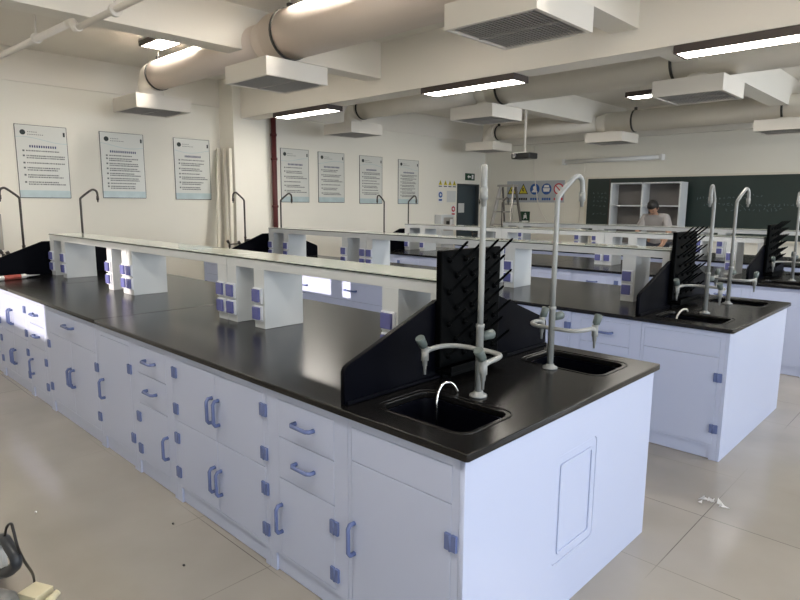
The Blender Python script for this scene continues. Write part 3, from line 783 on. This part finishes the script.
# safety sign strip
t=thing('safety_sign_board',(-6.6,YB,1.62),'grey strip of five round and triangular safety signs on the back wall','sign')
MB().box(-7.33,-5.82,YB-.012,YB-.001,1.63,2.12,.002).build('sign_panel','sgrey',t)
YS=YB-.0125
for i in range(5):
    cx=-7.18+.305*i; cz=1.93
    if i<2:
        MB().prism([(cx-.13,YS,cz-.11),(cx+.13,YS,cz-.11),(cx,YS,cz+.13)],(0,-.003,0)).build('warning_triangle','sblack',t)
        MB().prism([(cx-.10,YS-.003,cz-.093),(cx+.10,YS-.003,cz-.093),(cx,YS-.003,cz+.095)],(0,-.002,0)).build('yellow_field','yellow',t)
        b=MB(); b.prism([(cx-.02,YS-.005,cz+.04),(cx+.015,YS-.005,cz+.03),(cx-.002,YS-.005,cz-.02),(cx+.025,YS-.005,cz-.02),(cx-.01,YS-.005,cz-.08),(cx-.005,YS-.005,cz-.035),(cx-.028,YS-.005,cz-.03)],(0,-.002,0)) if i==1 else b.cyl((cx,YS-.005,cz-.02),(cx,YS-.008,cz-.02),.03,n=12)
        b.build('symbol','sblack',t)
    elif i<4:
        MB().cyl((cx,YS,cz),(cx,YS-.003,cz),.125,n=28).build('blue_disc','sblue',t)
        b=MB()
        if i==2: b.cyl((cx,YS-.003,cz+.03),(cx,YS-.006,cz+.03),.045,n=14); b.prism([(cx-.08,YS-.003,cz-.07),(cx+.08,YS-.003,cz-.07),(cx+.04,YS-.003,cz-.01),(cx-.04,YS-.003,cz-.01)],(0,-.003,0))
        else: b.prism([(cx-.09,YS-.003,cz+.02),(cx+.09,YS-.003,cz+.02),(cx+.07,YS-.003,cz-.06),(cx-.07,YS-.003,cz-.06)],(0,-.003,0)); b.prism([(cx-.075,YS-.003,cz+.035),(cx+.075,YS-.003,cz+.035),(cx+.05,YS-.003,cz+.09),(cx-.05,YS-.003,cz+.09)],(0,-.003,0))
        b.build('symbol','swhite',t)
    else:
        MB().cyl((cx,YS,cz),(cx,YS-.003,cz),.125,n=28).build('red_ring','sred',t)
        MB().cyl((cx,YS-.003,cz),(cx,YS-.005,cz),.095,n=28).build('white_disc','swhite',t)
        b=MB(); b.obox((cx,YS-.006,cz),.20,.002,.025,Matrix.Rotation(.78,3,'Y')); b.build('slash','sred',t)
    b=MB()
    for k in range(4): b.box(cx-.11+.058*k,cx-.065+.058*k,YS-.002,YS,1.68,1.735)
    b.build('caption','sblack' if i<2 else ('sblue' if i<4 else 'sred'),t)
# green emergency sign
t=thing('emergency_sign',(-6.8,YB,1.15),'small green and black emergency sign low on the back wall by the ladder','sign')
MB().box(-6.93,-6.68,YB-.008,YB-.001,1.12,1.42).build('sign_plate','sgreen',t)
b=MB(); b.box(-6.90,-6.71,YB-.010,YB-.008,1.14,1.21); b.ball((-6.80,YB-.009,1.37),.018,.002,.018); b.prism([(-6.84,YB-.008,1.34),(-6.77,YB-.008,1.35),(-6.75,YB-.008,1.24),(-6.79,YB-.008,1.28),(-6.85,YB-.008,1.24)],(0,-.003,0)); b.build('running_figure','swhite',t)
# loose cables on the back wall
tag(MB().tube(spl([(-6.62,YB-.03,2.9),(-6.60,YB-.03,2.4),(-6.52,YB-.03,1.9),(-6.42,YB-.03,1.5),(-6.22,YB-.04,1.22),(-6.12,YB-.06,1.14)],5),.010,6).build('hanging_cable','rod'),'white cable hanging below the projector on the back wall','cable')
# wall trunking low on back wall
tag(MB().box(-7.2,-5.35,YB-.04,YB-.001,1.07,1.11).build('cable_trunking','wframe'),'white cable trunking low on the back wall under the signs','trunking')

# projector
PX,PY,PZ=-4.52,7.30,2.36
t=thing('projector',(PX,PY,PZ),'black projector hanging from the ceiling on a pole','projector')
MB().box(PX-.17,PX+.17,PY-.13,PY+.13,PZ-.05,PZ+.045,.015).build('projector_body','pblack',t)
MB().cyl((PX-.10,PY-.13,PZ),(PX-.10,PY-.16,PZ),.032,n=20).build('lens','lens',t)
b=MB(); b.cyl((PX,PY,PZ+.045),(PX,PY,ZC),.018,n=12); b.box(PX-.05,PX+.05,PY-.05,PY+.05,PZ+.045,PZ+.06); b.build('pole','rod',t)
b=MB(); b.box(PX-.07,PX+.07,PY-.07,PY+.07,ZC-.015,ZC-.001); b.build('ceiling_plate','rod',t)

# step ladder
def ladder():
    t=thing('step_ladder',(-7.0,10.35,0),'aluminium folding step ladder standing by the back wall near the door','ladder')
    H=2.0; cx=-6.87; yf,yb=9.85,10.85; ytop=10.35
    def P(side,u,back):  # u 0 bottom..1 top
        halfb=(.36 if not back else .30); half=halfb+(.17-halfb)*u
        yy=(yf if not back else yb)+((ytop-.04 if not back else ytop+.04)-(yf if not back else yb))*u
        return Vector((cx+side*half,yy,.01+(H-.03)*u))
    for s in (-1,1):
        MB().bar(P(s,0,False),P(s,1,False),.035,.07).build('rail','alu',t)
        MB().bar(P(s,0,True),P(s,1,True),.03,.05).build('rear_rail','hinge',t)
        MB().bar(P(s,.5,False),P(s,.5,True),.012,.02).build('spreader','hinge',t)
    for k in range(1,7):
        u=k/7; a,c=P(-1,u,False),P(1,u,False); MB().bar(a,c,.08,.03).build('step','alu',t)
    for u in (.2,.5,.8): MB().bar(P(-1,u,True),P(1,u,True),.03,.03).build('brace','alu',t)
    MB().box(cx-.22,cx+.22,ytop-.11,ytop+.09,H-.03,H+.02,.006).build('top_cap','alu',t)
    return t
lad=ladder(); lad.rotation_euler=(0,0,math.radians(0))

# storage cabinet in front of the board
def bookcase():
    x0,x1,y0,y1,H=-4.50,-3.14,10.45,10.80,2.02
    t=thing('open_cabinet',((x0+x1)/2,(y0+y1)/2,0),'open grey white shelving cabinet standing in front of the chalkboard','cabinet')
    b=MB(); th=.025
    for a,c in ((x0,x0+th),(x1-th,x1)): MB().box(a,c,y0,y1,0,H).build('side_panel','shelf',t)
    MB().box(x0+th,x1-th,y1-.02,y1-.002,.03,H-.03).build('back_panel','gboard',t)
    m=(x0+x1)/2-.04
    MB().box(m-.015,m+.015,y0,y1-.02,.05,H-th).build('divider','shelf',t)
    for z in (.03,.80,1.175,1.56,H-th):
        MB().box(x0+th,m-.015,y0+.002,y1-.02,z,z+th).build('shelf','shelf',t); MB().box(m+.015,x1-th,y0+.002,y1-.02,z,z+th).build('shelf','shelf',t)
    return t
bookcase()

# ------------------------------------------------------------------ person
def skin_mesh(name, verts, edges, radii, m, sub=2, parent=None, root=0):
    me=bpy.data.meshes.new(name); me.from_pydata([tuple(v) for v in verts],edges,[]); me.update()
    o=bpy.data.objects.new(name,me); COL.objects.link(o)
    md=o.modifiers.new('s','SKIN'); md.use_smooth_shade=True
    ly=me.skin_vertices[0].data if len(me.skin_vertices) else None
    if ly is None:
        bm=bmesh.new(); bm.from_mesh(me); bm.verts.layers.skin.verify(); bm.to_mesh(me); bm.free(); ly=me.skin_vertices[0].data
    for i,r in enumerate(radii):
        ly[i].radius = r if isinstance(r,tuple) else (r,r); ly[i].use_root=(i==root)
    s=o.modifiers.new('u','SUBSURF'); s.levels=sub; s.render_levels=sub
    dg=bpy.context.evaluated_depsgraph_get(); dg.update()
    me2=bpy.data.meshes.new_from_object(o.evaluated_get(dg)); bpy.data.objects.remove(o)
    me2.materials.clear(); me2.materials.append(M[m]); me2.name=name
    for p in me2.polygons: p.use_smooth=True
    o=bpy.data.objects.new(name,me2); COL.objects.link(o)
    if parent: o.parent=parent; o.matrix_parent_inverse=Matrix.Translation(-Vector(parent.location))
    return o
def person():
    X,Y=-3.13,9.42
    t=thing('person',(X,Y,0),'person in a grey shirt with short black hair leaning over the farthest bench','person')
    def v(a,b,c): return (X+a,Y+b,c)
    # body, one continuous surface: pelvis, chest, neck, arms to the worktop, legs
    V=[v(0,.06,.92),v(0,.02,1.12),v(0,-.06,1.30),v(0,-.13,1.41),v(0,-.17,1.47),
       v(-.18,-.11,1.37),v(-.27,-.16,1.13),v(-.24,-.34,.93),v(-.22,-.40,.885),
       v(.18,-.11,1.37),v(.27,-.16,1.13),v(.24,-.34,.93),v(.22,-.40,.885),
       v(-.10,.06,.86),v(-.11,.02,.48),v(-.12,.08,.10),v(-.13,-.04,.04),
       v(.10,.06,.86),v(.11,.02,.48),v(.12,.08,.10),v(.13,-.04,.04)]
    Ed=[(0,1),(1,2),(2,3),(3,4),(2,5),(5,6),(6,7),(7,8),(2,9),(9,10),(10,11),(11,12),(0,13),(13,14),(14,15),(15,16),(0,17),(17,18),(18,19),(19,20)]
    R=[(.15,.11),(.15,.10),(.16,.11),(.07,.07),.052,(.075,.07),.048,.036,.03,(.075,.07),.048,.036,.03,.085,.06,.042,.035,.085,.06,.042,.035]
    skin_mesh('body',V,Ed,R,'skin',2,t)
    R2=[(.165,.125),(.165,.12),(.178,.13),(.085,.08),(.09,.085),.072,(.09,.085),.072]
    V2=[v(0,.07,.80),V[1],V[2],V[3],V[5],V[6],V[9],V[10]]
    skin_mesh('shirt',V2,[(0,1),(1,2),(2,3),(2,4),(4,5),(2,6),(6,7)],R2,'cloth',2,t)
    V3=[V[0],V[13],V[14],V[15],V[17],V[18],V[19]]
    skin_mesh('trousers',V3,[(0,1),(1,2),(2,3),(0,4),(4,5),(5,6)],[(.17,.13),.10,.078,.07,.10,.078,.07],'trouser',2,t)
    # hands
    for s in (-1,1):
        hx,hy,hz=X+s*.22,Y-.42,.872
        vv=[(hx,hy+.03,hz+.006),(hx,hy-.03,hz+.002)]; ee=[(0,1)]; rr=[.026,(.036,.014)]
        for k in range(4):
            L=(.065,.078,.072,.055)[k]; bx=hx+(k-1.5)*.019; i=len(vv)
            vv+= [(bx,hy-.065,hz+.002),(bx,hy-.065-L*.5,hz+.004),(bx,hy-.065-L,hz-.005)]; ee+=[(1,i),(i,i+1),(i+1,i+2)]; rr+=[.009,.0085,.007]
        i=len(vv); vv+=[(hx-s*.04,hy-.01,hz),(hx-s*.06,hy-.045,hz-.002)]; ee+=[(0,i),(i,i+1)]; rr+=[.011,.009]
        skin_mesh('hand',vv,ee,rr,'skin',1,t)
    # head, looking down towards the bench
    hc=Vector((X,Y-.235,1.545)); tilt=Matrix.Rotation(math.radians(48),3,'X')
    b=MB(); b.ball((0,0,0),.076,.094,.112,24)
    b.ball((0,-.035,-.055),.052,.055,.055,16)
    for sx in (-1,1): b.ball((sx*.077,.005,-.012),.012,.02,.032,10)
    b.prism([(0,-.118,-.02),(-.014,-.088,-.028),(0,-.09,.03)],(.0,.0,.0)) if False else b.ball((0,-.096,-.022),.013,.020,.024,10)
    for w in b.bm.verts: w.co = hc + tilt@w.co
    hd=b.build('head','skin',t)
    b=MB()
    for sx in (-1,1): b.ball((sx*.030,-.083,.008),.012,.008,.006,8)
    b.ball((0,-.088,-.062),.022,.007,.006,8)
    for w in b.bm.verts: w.co = hc + tilt@w.co
    b.build('face_features','hair',hd)
    b=MB(); b.ball((0,.014,.022),.090,.104,.112,24)
    bmesh.ops.delete(b.bm,geom=[w for w in b.bm.verts if (w.co.y<-.045 and w.co.z<.045) or w.co.z<-.06],context='VERTS')
    rnd=random.Random(5)
    for w in b.bm.verts:
        w.co*=1+rnd.uniform(-.02,.035); w.co = hc + tilt@w.co
    bmesh.ops.solidify(b.bm,geom=b.bm.faces[:],thickness=.012)
    b.build('hair','hair',t)
person()

# ------------------------------------------------------------------ floor clutter, bottom left
t=thing('power_tool',(-1.94,-.80,0),'black D handled power tool lying on the floor at the bottom left','power tool')
pts=spl([(-1.83,-.86,.045),(-1.70,-.86,.10),(-1.57,-.86,.155),(-1.46,-.86,.222),(-1.408,-.86,.262),(-1.412,-.86,.288),(-1.48,-.86,.296),(-1.575,-.86,.296),(-1.70,-.86,.215),(-1.82,-.86,.10),(-1.86,-.86,.05)],5)
MB().tube(pts,[.020]*len(pts),14).build('handle','tblack',t)
MB().tube([(-2.06,-.86,.045),(-1.80,-.86,.046),(-1.76,-.86,.046)],[.045,.045,.02],18).build('motor_body','tgrey',t)
MB().box(-1.66,-1.60,-.875,-.845,.155,.24,.01).build('trigger_plate','paper',t)
tag(MB().tube(spl([(-1.545,-.86,.312),(-1.50,-.86,.37),(-1.425,-.86,.415),(-1.40,-.86,.395),(-1.385,-.855,.335),(-1.45,-.825,.24),(-1.52,-.79,.15),(-1.60,-.765,.075),(-1.66,-.75,.012)],6),.0052,8).build('power_cable','rubber'),'black power cable looping up from the black handled tool','cable')
t=thing('angle_grinder',(-1.65,-.95,0),'grey vented motor housing of a hand tool at the bottom left corner','power tool')
MB().tube([(-1.80,-1.03,.048),(-1.66,-.95,.048),(-1.53,-.875,.048),(-1.508,-.863,.048)],[.042,.047,.046,.030],24).build('motor_housing','tgrey',t)
b=MB()
for k in range(6):
    p=Vector((-1.66+.020*k,-.9500+.0113*k,.048)); dd=Vector((.87,.493,0)); nn=Vector((.30,-.55,.78)).normalized()
    for a in (-.3,.25):
        q=Vector((nn.x*math.cos(a),nn.y*math.cos(a),nn.z)); 
        q=(nn+Vector((.47,-.88,0))*a*.9).normalized(); q=(q-dd*q.dot(dd)/dd.length_squared).normalized()
        e=dd.cross(q).normalized(); b.bar(p+q*.0455-e*.012,p+q*.0455+e*.012,.007,.006)
b.build('vent_slots','rubber',t)
t=thing('cardboard_piece',(-1.62,-.80,0),'cream card box piece on the floor beside the grey tool','card')
b=MB(); b.box(-.055,.04,-.045,.04,0,.05,.003); 
for w in b.bm.verts: w.co=Vector((-1.54,-.77,.001))+Matrix.Rotation(.45,3,'Z')@w.co
b.build('card','cream',t)
tag(MB().tube(spl([(-1.46,-.79,.017),(-1.455,-.76,.03),(-1.475,-.715,.045)],5),[.012]*4+[.016]*4+[.013]*3,12).build('glue_stick','cream'),'short cream rod lying against the card piece','rod')
# bits on the floor
b=MB(); rnd=random.Random(11)
for k in range(9):
    a=rnd.uniform(0,2*PI); r=rnd.uniform(0,.06); p=Vector((.11+r*math.cos(a)*1.2,2.0+r*math.sin(a),.004)); 
    b.prism([p,p+Vector((rnd.uniform(.02,.05),rnd.uniform(-.02,.02),rnd.uniform(0,.02))),p+Vector((rnd.uniform(-.02,.02),rnd.uniform(.02,.04),rnd.uniform(0,.02)))],(0,0,.002))
tag(b.build('plastic_scrap','plastic'),'crumpled clear plastic scrap on the floor between the front benches','scrap')
for i,(x,y,l) in enumerate(((-2.33,-.56,'tiny white crumb on the floor left of the nearest bench'),(-1.35,-.25,'small dark crumb on the floor in front of the drawer cabinet'),(-1.72,-.12,'small dark crumb on the floor by the nearest cabinets'))):
    tag(MB().ball((x,y,.005),.008,.006,.005,8).build('floor_crumb','plastic' if i==0 else 'strap'),l,'crumb')

# ------------------------------------------------------------------ light
w=bpy.data.worlds.new('World'); sc.world=w; w.use_nodes=True
bg=w.node_tree.nodes['Background']; sky=w.node_tree.nodes.new('ShaderNodeTexSky'); sky.sky_type='NISHITA'; sky.sun_disc=False
sky.sun_elevation=math.radians(35); sky.sun_rotation=math.radians(200)
w.node_tree.links.new(sky.outputs[0],bg.inputs['Color']); bg.inputs['Strength'].default_value=0.18
def area(name,loc,rot,sx,sy,power,col):
    l=bpy.data.lights.new(name,'AREA'); l.shape='RECTANGLE'; l.size=sx; l.size_y=sy; l.energy=power; l.color=col
    o=bpy.data.objects.new(name,l); COL.objects.link(o); o.location=loc; o.rotation_euler=rot; l.spread=math.radians(165); return o
DAY=(0.84,0.91,1.0)
for (h0,h1),pw in zip(WINR,(45,80,22,80,95)): area('window_daylight',(XR-.01,(h0+h1)/2,1.82),(0,math.radians(77),0),1.8,h1-h0-.1,pw,DAY)
# low sun let in by the added, unseen opening in the front wall
sl=bpy.data.lights.new('sun','SUN'); sl.energy=5.0; sl.angle=math.radians(.6); sl.color=(1.0,.86,.80)
so=bpy.data.objects.new('sun',sl); COL.objects.link(so); so.rotation_euler=Vector((.29,1,-.18)).to_track_quat('-Z','Y').to_euler()

# ------------------------------------------------------------------ camera
F,yaw,pitch,roll,cx,cy,cz_=CAMP=(607.602,43.847,9.025,0.399,1.033,-1.369,1.584)
y,p,r=map(math.radians,(yaw,pitch,roll))
f=Vector((-math.sin(y)*math.cos(p),math.cos(y)*math.cos(p),-math.sin(p))); rt=Vector((math.cos(y),math.sin(y),0)); up=rt.cross(f)
rt2=rt*math.cos(r)+up*math.sin(r); up2=-rt*math.sin(r)+up*math.cos(r)
cam=bpy.data.cameras.new('Camera'); co=bpy.data.objects.new('Camera',cam); COL.objects.link(co)
cam.sensor_width=36; cam.lens=F/800*36; cam.clip_start=.05
mw=Matrix((rt2,up2,-f)).transposed().to_4x4(); mw.translation=Vector((cx,cy,cz_)); co.matrix_world=mw
sc.camera=co
sc.view_settings.view_transform='Standard'; sc.view_settings.look='None'; sc.view_settings.gamma=1; sc.view_settings.use_curve_mapping=False
sc.view_settings.exposure=0.55
